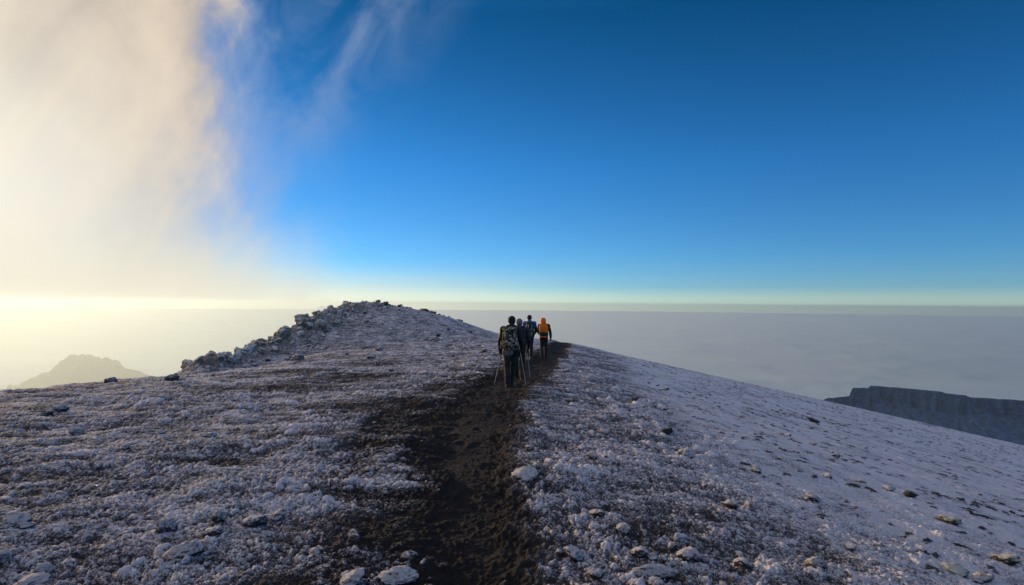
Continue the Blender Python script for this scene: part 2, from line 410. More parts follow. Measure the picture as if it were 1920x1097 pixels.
# haze
hz = bmesh.new(); bmesh.ops.create_cube(hz, size=1.0)
for v in hz.verts:
    v.co = Vector((-9500 if v.co.x < 0 else 9500, -3000 if v.co.y < 0 else 11000, -1150. if v.co.z < 0 else HAZE_TOP))
me = bpy.data.meshes.new('haze'); hz.to_mesh(me); hz.free()
hm = bpy.data.materials.new('thin_air'); hm.use_nodes = True; hm.node_tree.nodes.clear(); n = NT(hm.node_tree)
pv = n.node('ShaderNodeVolumePrincipled')
pv.inputs['Color'].default_value = (.75, .93, .98, 1); pv.inputs['Density'].default_value = HAZE_D; pv.inputs['Anisotropy'].default_value = HAZE_G
mo = n.node('ShaderNodeOutputMaterial'); hm.node_tree.links.new(pv.outputs[0], mo.inputs['Volume'])
me.materials.append(hm)
link('haze', me, kind='stuff', label='pale haze hanging over the sea of cloud')

# ================= stones =================
def rock_mesh(name, seed, mat, cuts=7, knob=.0, sub=4, dd_=(.50, .82)):
    rng = np.random.RandomState(seed)
    bm = bmesh.new(); bmesh.ops.create_icosphere(bm, subdivisions=sub, radius=1.0)
    p = np.array([v.co[:] for v in bm.verts])
    f = np.array([[v.index for v in fc.verts] for fc in bm.faces]); bm.free()
    p = p*(1+.30*n3(p*1.3+seed, seed)[:, None])
    for k in range(cuts):
        nv = rng.normal(size=3); nv /= np.linalg.norm(nv); dd = rng.uniform(*dd_)
        ex = np.maximum(p@nv-dd, 0); p = p-ex[:, None]*nv*.93
    q = p/np.maximum(np.linalg.norm(p, axis=1), 1e-6)[:, None]
    bump = .085*n3(p*3.1+9, seed+1)+.065*n3(p*6.7, seed+2)+.045*n3(p*14, seed+3)+.028*n3(p*27, seed+4)
    p = p*np.array([1, 1, 1.]) ; bump = bump*1.25
    if knob: bump = bump+knob*np.maximum(n3(p*5.0+3, seed+5), 0)+knob*.6*np.maximum(n3(p*11, seed+6), 0)
    p = p+q*bump[:, None]
    p = p/np.abs(p).max()
    return np_mesh(name, p, f, mat)
def stone_mat(name, dark, pale, frost, amount, fine):
    m, n, b = new_mat(name)
    geo = n.node('ShaderNodeNewGeometry'); nz = n.sep(geo.outputs['Normal'])[2]; pos = geo.outputs['Position']
    c = n.mix(n.noise(pos, 5, 5, .65), dark, pale)
    k = n.m('ADD', n.m('ADD', n.m('MULTIPLY', nz, .33), n.m('MULTIPLY', n.noise(pos, fine, 5, .7), 1.1)), n.m('MULTIPLY', n.noise(pos, fine*5, 2, .6), .4))
    n.put(b.inputs['Base Color'], n.mix(n.ss(1.05-amount, 1.45-amount, k), c, frost))
    b.inputs['Roughness'].default_value = .92; b.inputs['Specular IOR Level'].default_value = .2
    bp = n.node('ShaderNodeBump'); bp.inputs['Strength'].default_value = .8; bp.inputs['Distance'].default_value = .02
    n.put(bp.inputs['Height'], n.noise(pos, fine*4, 5, .7)); n.put(b.inputs['Normal'], bp.outputs[0])
    return m
M_FROST = stone_mat('frosted_stone', (.035, .032, .032), (.11, .10, .098), (.52, .49, .505), .36, 34)
M_CRAG = stone_mat('crag_stone', (.12, .105, .09), (.31, .27, .225), (.60, .56, .53), .31, 8)
M_DARK = stone_mat('bare_stone', (.03, .029, .031), (.085, .08, .08), (.50, .50, .53), .12, 12)
M_MOSS = stone_mat('mossy_stone', (.035, .036, .022), (.11, .105, .065), (.45, .44, .42), .34, 26)
FROSTED = [rock_mesh('frosted_stone', 100+i, M_FROST, 6, .24) for i in range(8)]
CRAGS = [rock_mesh('crag_stone', 200+i, M_CRAG, 15, .07, 4, (.36, .74)) for i in range(10)]
DARKS = [rock_mesh('bare_stone', 300+i, M_DARK, 8, .06) for i in range(5)]
MOSSY = [rock_mesh('mossy_stone', 400+i, M_MOSS, 3, .16) for i in range(2)]
SLAB = rock_mesh('frosted_slab', 501, M_FROST, 3, .05, 5)
rs = random.Random(5)
def stone(x, y, w, mesh, label, group=None, flat=.7, deep=1.0, sink=.22, lift=0., turn=None, z=None, tilt=.25):
    """one stone, w metres wide, bedded in the ground at x, y"""
    o = bpy.data.objects.new('stone', mesh); COL.objects.link(o)
    hw = w/2; hz_ = hw*flat
    o.scale = (hw, hw*deep, hz_)
    o.rotation_euler = (rs.uniform(-tilt, tilt), rs.uniform(-tilt, tilt), rs.uniform(0, 6.28) if turn is None else turn)
    gz_ = ground_z(x, y) if z is None else z
    o.location = (x, y, gz_+hz_*(1-2*sink)+lift)
    o['label'] = label; o['category'] = 'stone'
    if group: o['group'] = group
    return o
def px_stone(px, py, wpx, mesh, label, **kw):
    x, y = at(px, py)
    y += .3*wpx*y/F_PX
    return stone(x, y, wpx*y/F_PX, mesh, label, **kw)
# stones that stand out
NOTABLE = [
 (752, 1090, 90, SLAB, 'large flat frosted slab by the left edge of the dark trail, nearest of all stones', dict(flat=.36, deep=.75, turn=.25, tilt=.06, sink=.1)),
 (660, 1097, 66, FROSTED[2], 'low rounded frosted stone just left of the big flat slab', dict(flat=.4)),
 (695, 886, 22, FROSTED[0], 'small pale stone alone on the dark trampled soil left of the trail', dict(flat=.6)),
 (988, 903, 62, FROSTED[1], 'flat frosted stone on the right border of the trail above a greenish patch', dict(flat=.34)),
 (1408, 962, 24, FROSTED[3], 'round pale stone at the right end of a small stone cluster on the right slope', dict(flat=.85)),
 (1378, 962, 36, FROSTED[4], 'knobbly stone touching the left side of a round pale stone', dict(flat=.7)),
 (1253, 817, 28, DARKS[0], 'dark bare stone standing alone high on the smooth right slope', dict(flat=.75)),
 (1290, 858, 32, FROSTED[5], 'spiky frosted stone below the lone dark stone on the right slope', dict(flat=.8)),
 (415, 978, 30, FROSTED[6], 'upright rime-ribbed stone at the top of the frosted mound on the left', dict(flat=1.05)),
 (482, 985, 48, FROSTED[7], 'long rime-covered stone right of the upright ribbed stone', dict(flat=.55)),
 (315, 996, 40, FROSTED[1], 'round frosted stone at the left end of the frosted mound', dict(flat=.7)),
 (345, 1046, 72, FROSTED[3], 'broad lumpy frosted boulder half buried in the left foreground mound', dict(flat=.45)),
 (400, 1005, 42, FROSTED[0], 'flat grey stone in the middle of the left foreground mound', dict(flat=.45)),
 (112, 774, 30, FROSTED[4], 'pale frosted stone on open ground near the left edge', dict(flat=.7)),
 (312, 755, 19, FROSTED[2], 'small pale rounded stone below the left crest', dict(flat=.85)),
 (556, 679, 28, CRAGS[0], 'blocky boulder standing alone on the slope below the rock outcrop', dict(flat=.8)),
 (207, 719, 26, DARKS[1], 'dark humped stone on the left skyline in front of the far mountain', dict(flat=.7)),
 (330, 709, 15, CRAGS[4], 'small leaning brown stone on the skyline left of the boulder pile', dict(flat=1.0)),
 (322, 714, 26, DARKS[2], 'low dark stone under the small leaning brown stone', dict(flat=.55)),
 (1172, 994, 32, FROSTED[6], 'pale elongated stone at the head of a row of stones right of the trail', dict(flat=.6)),
 (1080, 1046, 44, FROSTED[5], 'frosted stone with dark underside close to the right side of the trail', dict(flat=.55)),
 (1240, 1094, 110, SLAB, 'long rime-crusted slab at the bottom edge right of the trail', dict(flat=.3, deep=.35, turn=.1, tilt=.05)),
 (1262, 1024, 26, FROSTED[0], 'small leaning pale wedge of stone in the right foreground', dict(flat=.95)),
 (1205, 1052, 40, FROSTED[7], 'grey stone between two frosted stones in the right foreground', dict(flat=.65)),
 (1305, 1050, 52, FROSTED[1], 'low frosted hump of stone in the right foreground', dict(flat=.5)),
 (1400, 1062, 46, FROSTED[2], 'frosted stone at the left of a cluster of grey stones, right foreground', dict(flat=.55)),
 (1785, 984, 46, MOSSY[0], 'dark greenish stone set in the frost of the right slope', dict(flat=.45)),
 (1798, 1080, 50, MOSSY[1], 'dark moss-green hollow-ringed stone at the bottom of the right slope', dict(flat=.3)),
 (1892, 1062, 54, MOSSY[0], 'greenish stone by the right edge of the ground', dict(flat=.42)),
 (1710, 934, 26, DARKS[3], 'dark pointed stone alone in the smooth frost on the right', dict(flat=.7)),
 (1537, 1068, 40, FROSTED[3], 'pale twin-humped stone in the lower right foreground', dict(flat=.7)),
 (1600, 1036, 34, CRAGS[3], 'brownish stone at the centre of the right slope foreground', dict(flat=.7)),
 (1530, 792, 30, DARKS[4], 'thin dark stone near the far rim of the right slope', dict(flat=.35)),
 (20, 994, 60, FROSTED[2], 'wide grey stone cut by the left edge of the picture, lower left', dict(flat=.5)),
 (55, 994, 32, FROSTED[4], 'pale rounded stone beside the wide grey stone at far left', dict(flat=.55)),
 (14, 1048, 30, FROSTED[5], 'upright frosted stone at far left below the wide grey one', dict(flat=1.0)),
 (60, 1090, 62, FROSTED[6], 'broad frosted mound of stone in the lower left corner', dict(flat=.4)),
 (1125, 968, 36, FROSTED[2], 'frosted stone on the verge halfway down the right side of the trail', dict(flat=.55)),
 (1062, 700, 16, FROSTED[7], 'frosted stone on the trail verge right of the walkers', dict(flat=.7)),
 (1075, 752, 15, DARKS[2], 'dark stone on the verge where the smooth right slope begins', dict(flat=.7)),
]
for px, py, w, me_, lab, kw in NOTABLE: px_stone(px, py, w, me_, lab, **kw)

# the boulder pile along the ridge's left edge
OUT_Y = [21.6, 22.6, 24, 26, 28, 30, 32.5, 35, 38, 41, 43.5, 46.]
OUT_X = [-12.5, -12.5, -12.7, -12.75, -12.7, -12.7, -12.9, -12.95, -12.95, -12.6, -11.9, -10.9]
OUT_H = [.35, .95, .60, .50, .45, .80, .95, 1.2, 1.25, .9, .45, .45]
G_PILE = 'boulders piled along the rocky left edge of the ridge'
L_PILE = 'grey brown boulder wedged among others in the pile along the left edge of the ridge'
for i in range(128):
    t = ((i+.5)/128)**.92
    y = 21.9+(45.6-21.9)*t+rs.uniform(-.35, .35)
    xo = float(np.interp(y, [22, 30, 40, 46], [-12.1, -12.2, -12.2, -11.]))
    side = rs.uniform(-.75, 1.0+1.3*sstep(28, 34, y)-1.1*sstep(41, 45, y))
    w = rs.choice((.36, .45, .55, .7, .95))*rs.uniform(.85, 1.2)*(1-.2*max(0, side))*(1 if y > 28.5 or y < 24 else .8)
    stone(xo+side, y, w, CRAGS[rs.randrange(10)], L_PILE, G_PILE, flat=rs.uniform(.65, 1.0), deep=rs.uniform(.75, 1.1), sink=.34, lift=rs.uniform(-.08, .06), tilt=.6)
# named boulders at the near end of the pile
for (px, py, w, k, lab) in ((358, 700, 34, 1, 'tall knobbly boulder at the near left end of the boulder pile'), (383, 694, 34, 3, 'upper rounded boulder in the near end of the pile, leaning on its neighbour'),
                            (372, 709, 44, 5, 'squat boulder at the foot of the near end of the boulder pile'), (405, 696, 32, 7, 'pinkish rounded boulder just right of the tall near ones'),
                            (425, 686, 36, 8, 'smooth pale boulder in the low saddle of the boulder pile')):
    u, v = ray(px, py); y = 22.4 if px < 400 else 24.5
    x = u*y; ww = w*y/F_PX
    stone(x, y, ww, CRAGS[k], lab, flat=.95, sink=.0, z=EYE+v*y-.06, tilt=.2)
G_DEB = 'rubble lying on the slope beside the boulder pile'
for i in range(30):
    y = 22+24*rs.random(); xo = float(np.interp(y, OUT_Y, OUT_X))
    x = xo+2.0+abs(rs.gauss(0, .9)); w = rs.uniform(.14, .36)
    stone(x, y, w, CRAGS[rs.randrange(10)] if rs.random() < .5 else FROSTED[rs.randrange(8)], 'small broken stone lying on the frost just right of the boulder pile', G_DEB, flat=rs.uniform(.5, .85))
G_TOP = 'dark rocks crowning the top of the hill'
for i in range(22):
    t = rs.random()
    x = -11.2+7.2*t; y = 45.4+rs.uniform(-1.1, .7)+.8*t
    w = rs.uniform(.3, .8)*(1-.35*t)
    stone(x, y, w, DARKS[rs.randrange(5)] if rs.random() < .5 else CRAGS[rs.randrange(10)], 'dark rough rock on the crown of the hill, on the skyline', G_TOP, flat=rs.uniform(.5, .8), sink=.3, tilt=.4)
G_HILL = 'stones scattered over the hillside facing the trail'
for i in range(26):
    x, y = rs.uniform(-10, -1.2), rs.uniform(20, 44)
    w = rs.uniform(.10, .34)*rs.uniform(.7, 1.15)
    stone(x, y, w, FROSTED[rs.randrange(8)] if rs.random() < .55 else DARKS[rs.randrange(5)], 'frosted stone scattered on the open hillside left of the walkers', G_HILL, flat=rs.uniform(.5, .8))
G_LEFT = 'small stones on the frosted ground left of the trail'
for i in range(22):
    y = rs.uniform(3.4, 18); x = rs.uniform(-.82*y-.3, -1.9)
    if x < -11: continue
    w = rs.uniform(.05, .15)*(1+.04*y)
    stone(x, y, w, FROSTED[rs.randrange(8)], 'small frosted stone on the rough ground left of the trail', G_LEFT, flat=rs.uniform(.5, .8))
G_VERGE = 'stones along the rough verge right of the trail'
for i in range(24):
    y = rs.uniform(2.9, 9.5); x = path_x(y)+.55+abs(rs.gauss(0, .55+.09*y)); 
    w = rs.uniform(.045, .15)*(1+.03*y)
    stone(x, y, w, FROSTED[rs.randrange(8)], 'small frosted stone on the rough verge right of the trail', G_VERGE, flat=rs.uniform(.45, .8))
G_SLOPE = 'stones dotting the smooth frosted slope on the right'
CL = [(2.6, 9.5), (3.6, 7.2), (5.2, 8.4), (3.2, 13.), (6.5, 12.), (4.2, 4.9), (5.0, 19.)]
for i in range(36):
    cx, cy = CL[i % 7]; q = rs.gauss(0, .5)
    x, y = cx+.15*q+rs.gauss(0, .13+.01*cy), cy-q*(.6+.05*cy)
    w = rs.uniform(.06, .17)*(1+.03*y)
    stone(x, y, w, (FROSTED+DARKS[:1])[rs.randrange(9)], 'frosted stone in the loose strings of stones on the smooth right slope', G_SLOPE, flat=rs.uniform(.4, .75), sink=.3)

# ================= the four walkers =================
def capsule(p0, p1, r0, r1, seg=14, cap=5, flat=1.0):
    """a tapered, round-ended limb"""
    p0 = np.array(p0, float); p1 = np.array(p1, float); d = p1-p0; L = np.linalg.norm(d); d = d/max(L, 1e-9)
    a = np.array([1., 0, 0]) if abs(d[0]) < .9 else np.array([0, 1., 0]); a -= d*(a@d); a /= np.linalg.norm(a); c = np.cross(d, a)
    rings = []
    for k in range(1, cap+1):
        t = math.pi/2*k/cap; rings.append((p0-d*r0*math.cos(t), r0*math.sin(t)))
    for k in range(cap):
        t = math.pi/2*k/cap; rings.append((p1+d*r1*math.sin(t), r1*math.cos(t)))
    an = np.arange(seg)*2*math.pi/seg
    v = [p0-d*r0]
    for ctr, r in rings:
        v += list(ctr+r*(np.cos(an)[:, None]*a+np.sin(an)[:, None]*c*flat))
    v.append(p1+d*r1); f = []
    for j in range(seg):
        f.append((0, 1+(j+1) % seg, 1+j))
        for i in range(len(rings)-1):
            q = 1+i*seg; f.append((q+j, q+(j+1) % seg, q+seg+(j+1) % seg, q+seg+j))
        q = 1+(len(rings)-1)*seg; f.append((q+j, q+(j+1) % seg, len(v)-1))
    return v, f
def ellipsoid(c, r, rot=None, sq=1.0, seg=22, rings=14):
    """a rounded solid; sq < 1 squares it off like a stuffed bag"""
    v = []; f = []
    def pw(t): return math.copysign(abs(t)**sq, t)
    for i in range(1, rings):
        ph = math.pi*i/rings
        for j in range(seg):
            t = 2*math.pi*j/seg
            v.append(Vector((r[0]*pw(math.sin(ph))*pw(math.cos(t)), r[1]*pw(math.sin(ph))*pw(math.sin(t)), r[2]*pw(math.cos(ph)))))
    v.append(Vector((0, 0, r[2]))); v.append(Vector((0, 0, -r[2])))
    n_ = len(v)
    for j in range(seg):
        f.append((n_-2, j, (j+1) % seg)); f.append((n_-1, (rings-2)*seg+(j+1) % seg, (rings-2)*seg+j))
        for i in range(rings-2): f.append((i*seg+j, (i+1)*seg+j, (i+1)*seg+(j+1) % seg, i*seg+(j+1) % seg))
    M = rot.to_3x3() if rot else Matrix.Identity(3)
    return [np.array((M @ p)[:])+np.array(c) for p in v], f
def fuse(name, pieces, mat, parent, voxel=.012, smooth=3, wrinkle=0., wscale=9., seed=0, **props):
    """melt the pieces into one continuous skin"""
    V = []; Fc = []
    for v, f in pieces:
        k = len(V); V += [tuple(float(c) for c in p) for p in v]; Fc += [tuple(i+k for i in q) for q in f]
    me = bpy.data.meshes.new('work'); me.from_pydata(V, [], Fc); me.update()
    w = bpy.data.objects.new('work', me); COL.objects.link(w)
    m = w.modifiers.new('r', 'REMESH'); m.mode = 'VOXEL'; m.voxel_size = voxel
    if smooth:
        s = w.modifiers.new('s', 'SMOOTH'); s.factor = .5; s.iterations = smooth
    dg = bpy.context.evaluated_depsgraph_get(); dg.update()
    ev = w.evaluated_get(dg)
    res = bpy.data.meshes.new_from_object(ev); res.name = name
    bpy.data.objects.remove(w); bpy.data.meshes.remove(me)
    if wrinkle:
        k = len(res.vertices); co = np.empty(k*3, np.float32); res.vertices.foreach_get('co', co); co = co.reshape(-1, 3).astype(float)
        no = np.empty(k*3, np.float32); res.vertices.foreach_get('normal', no); no = no.reshape(-1, 3)
        q = co*np.array([wscale*.7, wscale*.7, wscale*1.5])
        a = 1-2*np.abs(n3(q+seed, seed)); a = a+.5*n3(q*2.3+seed, seed+1)
        co = co+no*(wrinkle*a)[:, None]
        res.vertices.foreach_set('co', co.astype(np.float32).ravel()); res.update()
    res.polygons.foreach_set('use_smooth', np.ones(len(res.polygons), bool))
    res.materials.clear(); res.materials.append(mat)
    return link(name, res, parent, **props)
def cloth(name, c, c2=None, rough=.8, scale=14., sheen=.0, sharp=(.4, .6)):
    m, n, b = new_mat(name)
    p = n.node('ShaderNodeTexCoord').outputs['Object']
    if c2 is None: c2 = tuple(min(1, k*1.5+.004) for k in c)
    n.put(b.inputs['Base Color'], n.mix(n.ss(sharp[0], sharp[1], n.noise(p, scale, 3, .6)), c, c2))
    b.inputs['Roughness'].default_value = rough; b.inputs['Specular IOR Level'].default_value = .25
    bp = n.node('ShaderNodeBump'); bp.inputs['Strength'].default_value = .35; bp.inputs['Distance'].default_value = .004
    n.put(bp.inputs['Height'], n.noise(p, 260, 2, .5)); n.put(b.inputs['Normal'], bp.outputs[0])
    return m
M_SKIN = cloth('skin', (.10, .055, .038), (.13, .075, .05), .6)
M_EYE = cloth('eye', (.02, .015, .012), None, .2)
M_BLACK = cloth('black_shell', (.010, .010, .012), (.018, .018, .021), .6)
M_TROUSER = cloth('dark_trouser', (.011, .011, .013), (.022, .022, .024), .8)
M_TROUSER2 = cloth('charcoal_trouser', (.015, .015, .017), (.034, .034, .035), .8, 5)
M_BOOT = cloth('boot_leather', (.016, .014, .012), (.030, .026, .022), .7)
M_BOOT2 = cloth('olive_boot', (.055, .05, .028), (.10, .09, .05), .7)
M_CAMO = cloth('camouflage_fabric', (.018, .019, .014), (.33, .325, .26), .8, 15, sharp=(.47, .60))
M_GREY = cloth('grey_fabric', (.085, .085, .085), (.14, .14, .135), .8)
M_CAP = cloth('grey_knit', (.10, .10, .10), (.17, .17, .165), .95, 60)
M_BCAP = cloth('black_knit', (.012, .012, .014), (.022, .022, .024), .95, 60)
M_BLUE = cloth('blue_shell', (.012, .075, .30), (.02, .11, .42), .55)
_n = NT(M_BLUE.node_tree); _b = next(q for q in M_BLUE.node_tree.nodes if q.type == 'BSDF_PRINCIPLED')
_z = _n.sep(_n.node('ShaderNodeTexCoord').outputs['Object'])[2]
_n.put(_b.inputs['Base Color'], _n.mix(_n.ss(1.28, 1.31, _z), (.010, .011, .014), (.014, .09, .36)))   # black below, blue yoke and shoulders
M_OLIVE = cloth('olive_pack', (.012, .013, .010), (.15, .15, .06), .8, 13, sharp=(.42, .62))
M_PALE = cloth('pale_webbing', (.36, .36, .31), None, .8)
M_ORANGE = cloth('orange_shell', (.98, .175, .004), (.99, .22, .006), .5, 7)
M_DKGREEN = cloth('dark_olive_shell', (.022, .025, .018), (.04, .042, .03), .7)
M_METAL = cloth('pole_metal', (.22, .22, .22), (.28, .28, .28), .45); M_GRIP = cloth('pole_grip', (.02, .02, .02))

def lerp(a, b, t): return tuple(a[i]+(b[i]-a[i])*t for i in range(3))
def walker(x, y, yaw, H, label, J, look):
    """J: joints in metres for a body 1.75 m tall, facing +Y; look: what is worn"""
    k = H/1.75
    P = {n_: tuple(c*k for c in p) for n_, p in J.items()}
    def S(a): return tuple(c*k for c in a)
    hx, hy, hz_ = P['head']
    neck = (hx*.6, P['chest'][1]*.7+hy*.3, P['chest'][2]+.19*k)
    def legs(g):
        out = []
        for s in 'LR':
            out += [capsule(P['hip'+s], P['knee'+s], .082*k+g, .056*k+g), capsule(P['knee'+s], P['ank'+s], .056*k+g, .042*k+g*.8)]
        return out
    def arms(g, cut=1.0):
        out = []
        for s in 'LR':
            out += [capsule(P['sh'+s], P['el'+s], .056*k+g, .043*k+g), capsule(P['el'+s], lerp(P['el'+s], P['wr'+s], cut), .043*k+g, .031*k+g)]
        return out
    def trunk(g):
        c = P['chest']; p = P['pelvis']; m_ = lerp(p, c, .5)
        return [ellipsoid(c, (.175*k+g, .115*k+g, .20*k+g)), ellipsoid(m_, (.15*k+g, .105*k+g, .20*k+g)), ellipsoid(p, (.16*k+g, .115*k+g, .13*k+g)),
                capsule(P['shL'], P['shR'], .062*k+g, .062*k+g)]
    def hand(s, g):
        w = np.array(P['wr'+s]); e = np.array(P['el'+s]); d = (w-e)/np.linalg.norm(w-e)
        pc = w+d*.052*k; out = [capsule(w, pc+d*.022*k, .027*k+g, .036*k+g, flat=.62)]
        sg = -1 if s == 'L' else 1
        ax = np.array([0, 1., 0]); ax = ax-d*(ax@d); ax /= np.linalg.norm(ax); inn = np.cross(ax, d)*1.0
        if inn[0]*sg > 0: inn = -inn
        for q, (off, ln) in enumerate(((.030, .92), (.010, 1.0), (-.010, .95), (-.028, .76))):      # four curled fingers of unequal length
            b0 = pc+d*.030*k+ax*off*k; b1 = b0+(d*.026+inn*.014)*k*ln; b2 = b1+(d*.004+inn*.026)*k*ln; b3 = b2+(-d*.018+inn*.008)*k*ln
            out += [capsule(b0, b1, .0095*k+g, .009*k+g, 8, 3), capsule(b1, b2, .009*k+g, .0085*k+g, 8, 3), capsule(b2, b3, .0085*k+g, .007*k+g, 8, 3)]
        t0 = w+d*.030*k+ax*.028*k; t1 = t0+(d*.022+ax*.018+inn*.012)*k; t2 = t1+(d*.020-ax*.004+inn*.016)*k
        return out+[capsule(t0, t1, .012*k+g, .010*k+g, 8, 3), capsule(t1, t2, .010*k+g, .008*k+g, 8, 3)]
    hr = Matrix.Rotation(look.get('turn', 0), 4, 'Z') @ Matrix.Rotation(look.get('nod', -.12), 4, 'X')
    def hp(a): v = hr @ Vector(a); return (hx+v.x*k, hy+v.y*k, hz_+v.z*k)
    body = legs(0)+arms(0)+trunk(0)+hand('L', 0)+hand('R', 0)
    for s in 'LR': body.append(capsule(P['ank'+s], (P['ank'+s][0], P['ank'+s][1]+.13*k, P['ank'+s][2]-.045*k), .04*k, .034*k))
    body += [capsule(neck, hp((0, -.01, -.06)), .062*k, .056*k), ellipsoid(hp((0, 0, .015)), S((.077, .097, .105)), hr), ellipsoid(hp((0, .035, -.055)), S((.058, .062, .06)), hr),
             capsule(hp((0, .088, .02)), hp((0, .112, -.018)), .011*k, .015*k, 8), capsule(hp((-.022, .09, -.05)), hp((.022, .09, -.05)), .010*k, .010*k, 8),
             ellipsoid(hp((0, .082, -.088)), S((.024, .02, .018)), hr), capsule(hp((-.045, .078, .035)), hp((.045, .078, .035)), .014*k, .014*k, 8)]
    for sg in (-1, 1): body.append(ellipsoid(hp((sg*.079, -.005, -.005)), S((.012, .022, .034)), hr))
    root = fuse('person', body, M_SKIN, None, .0085, 2)
    root['label'] = label; root['category'] = 'person'
    gz_ = min(ground_z(x+a, y+c) for a, c in ((0, 0), (.08, 0), (-.08, 0), (0, .15)))
    root.location = (x, y, gz_); root.rotation_euler = (0, 0, yaw)
    for sg in (-1, 1):
        e_ = ellipsoid(hp((sg*.032, .092, .012)), S((.013, .008, .009)), hr)
        me = bpy.data.meshes.new('eye'); me.from_pydata([tuple(v) for v in e_[0]], [], e_[1]); me.materials.append(M_EYE); link('eye', me, root)
    # clothes
    tr = legs(.021*k)+[ellipsoid(P['pelvis'], (.178*k, .135*k, .14*k))]
    for s in 'LR': tr.append(capsule(lerp(P['knee'+s], P['ank'+s], .55), P['ank'+s], .070*k, .066*k))
    fuse('trousers', tr, look['trousers'], root, .011, 2, .006*k, 10, 3)
    jk = trunk(.030*k)+arms(.020*k, .93)+[capsule(neck, lerp(neck, hp((0, -.02, -.08)), .8), .085*k, .075*k)]
    c = P['chest']; p = P['pelvis']
    jk.append(ellipsoid(lerp(p, c, .28), (.195*k, .145*k, .24*k), None, .8))
    fuse('jacket', jk, look['jacket'], root, .011, 2, .007*k, 9, 11)
    for s in 'LR':
        a = P['ank'+s]; to = look.get('toe', {}).get(s, 0)
        bt = [capsule((a[0], a[1], a[2]+.07*k), (a[0], a[1]-.01*k, a[2]-.02*k), .057*k, .05*k), capsule((a[0], a[1]-.03*k, a[2]-.045*k), (a[0], a[1]+.16*k, a[2]-.05*k+to), .048*k, .045*k),
              ellipsoid((a[0], a[1]+.06*k, a[2]-.078*k+to*.5), (.055*k, .15*k, .02*k), Matrix.Rotation(to*4, 4, 'X'), .6)]
        fuse('boot', bt, look['boot'], root, .009, 1)
        fuse('glove', hand(s, .005*k)+[capsule(lerp(P['el'+s], P['wr'+s], .86), P['wr'+s], .043*k, .040*k)], M_BLACK, root, .0065, 1)
    hat = look.get('hat')
    if hat:
        fuse('hat', [ellipsoid(hp((0, -.006, .038)), S((.094, .113, .098)), hr), ellipsoid(hp((0, -.014, .0)), S((.092, .106, .07)), hr, .8)], hat, root, .009, 2, .003*k, 22, 5)
    if look.get('collar'):
        fuse('collar', [capsule((neck[0]-.09*k, neck[1]-.035*k, neck[2]+.0*k), (neck[0]+.09*k, neck[1]-.035*k, neck[2]+.0*k), .055*k, .055*k), ellipsoid((neck[0]-.02*k, neck[1]-.07*k, neck[2]-.005*k), S((.13, .07, .075)))], look['jacket'], root, .011, 2, .008*k, 12, 7)
    return root, P, k, neck, hp, hr
def pole(tip, grip, label):
    """a trekking pole from the ground to the hand, in world metres"""
    t = Vector(tip); h = Vector(grip); d = (h-t).normalized(); L = (h-t).length
    o = bpy.data.objects.new('trekking_pole', None); COL.objects.link(o)
    o.location = t; o.rotation_euler = d.to_track_quat('Z', 'Y').to_euler(); o.empty_display_size = .1
    o['label'] = label; o['category'] = 'pole'; o['group'] = 'trekking poles'
    def part(nm, v, f, m):
        me = bpy.data.meshes.new(nm); me.from_pydata([tuple(q) for q in v], [], f); me.materials.append(m)
        me.polygons.foreach_set('use_smooth', np.ones(len(me.polygons), bool)); link(nm, me, o)
    part('tip', *capsule((0, 0, .0), (0, 0, .06), .003, .006, 10, 3), M_GRIP)
    part('basket', *ellipsoid((0, 0, .07), (.026, .026, .006)), M_GRIP)
    part('lower_shaft', *capsule((0, 0, .06), (0, 0, L*.52), .0075, .0075, 10, 3), M_METAL)
    part('upper_shaft', *capsule((0, 0, L*.50), (0, 0, L-.09), .0095, .0095, 10, 3), M_METAL)
    v, f = capsule((0, 0, L-.10), (0, 0, L+.05), .014, .018, 12, 4); part('grip', v, f, M_GRIP)
    return o
def put(root, a):
    """a point of a walker's own space in world metres"""
    return root.matrix_basis @ Vector(a)
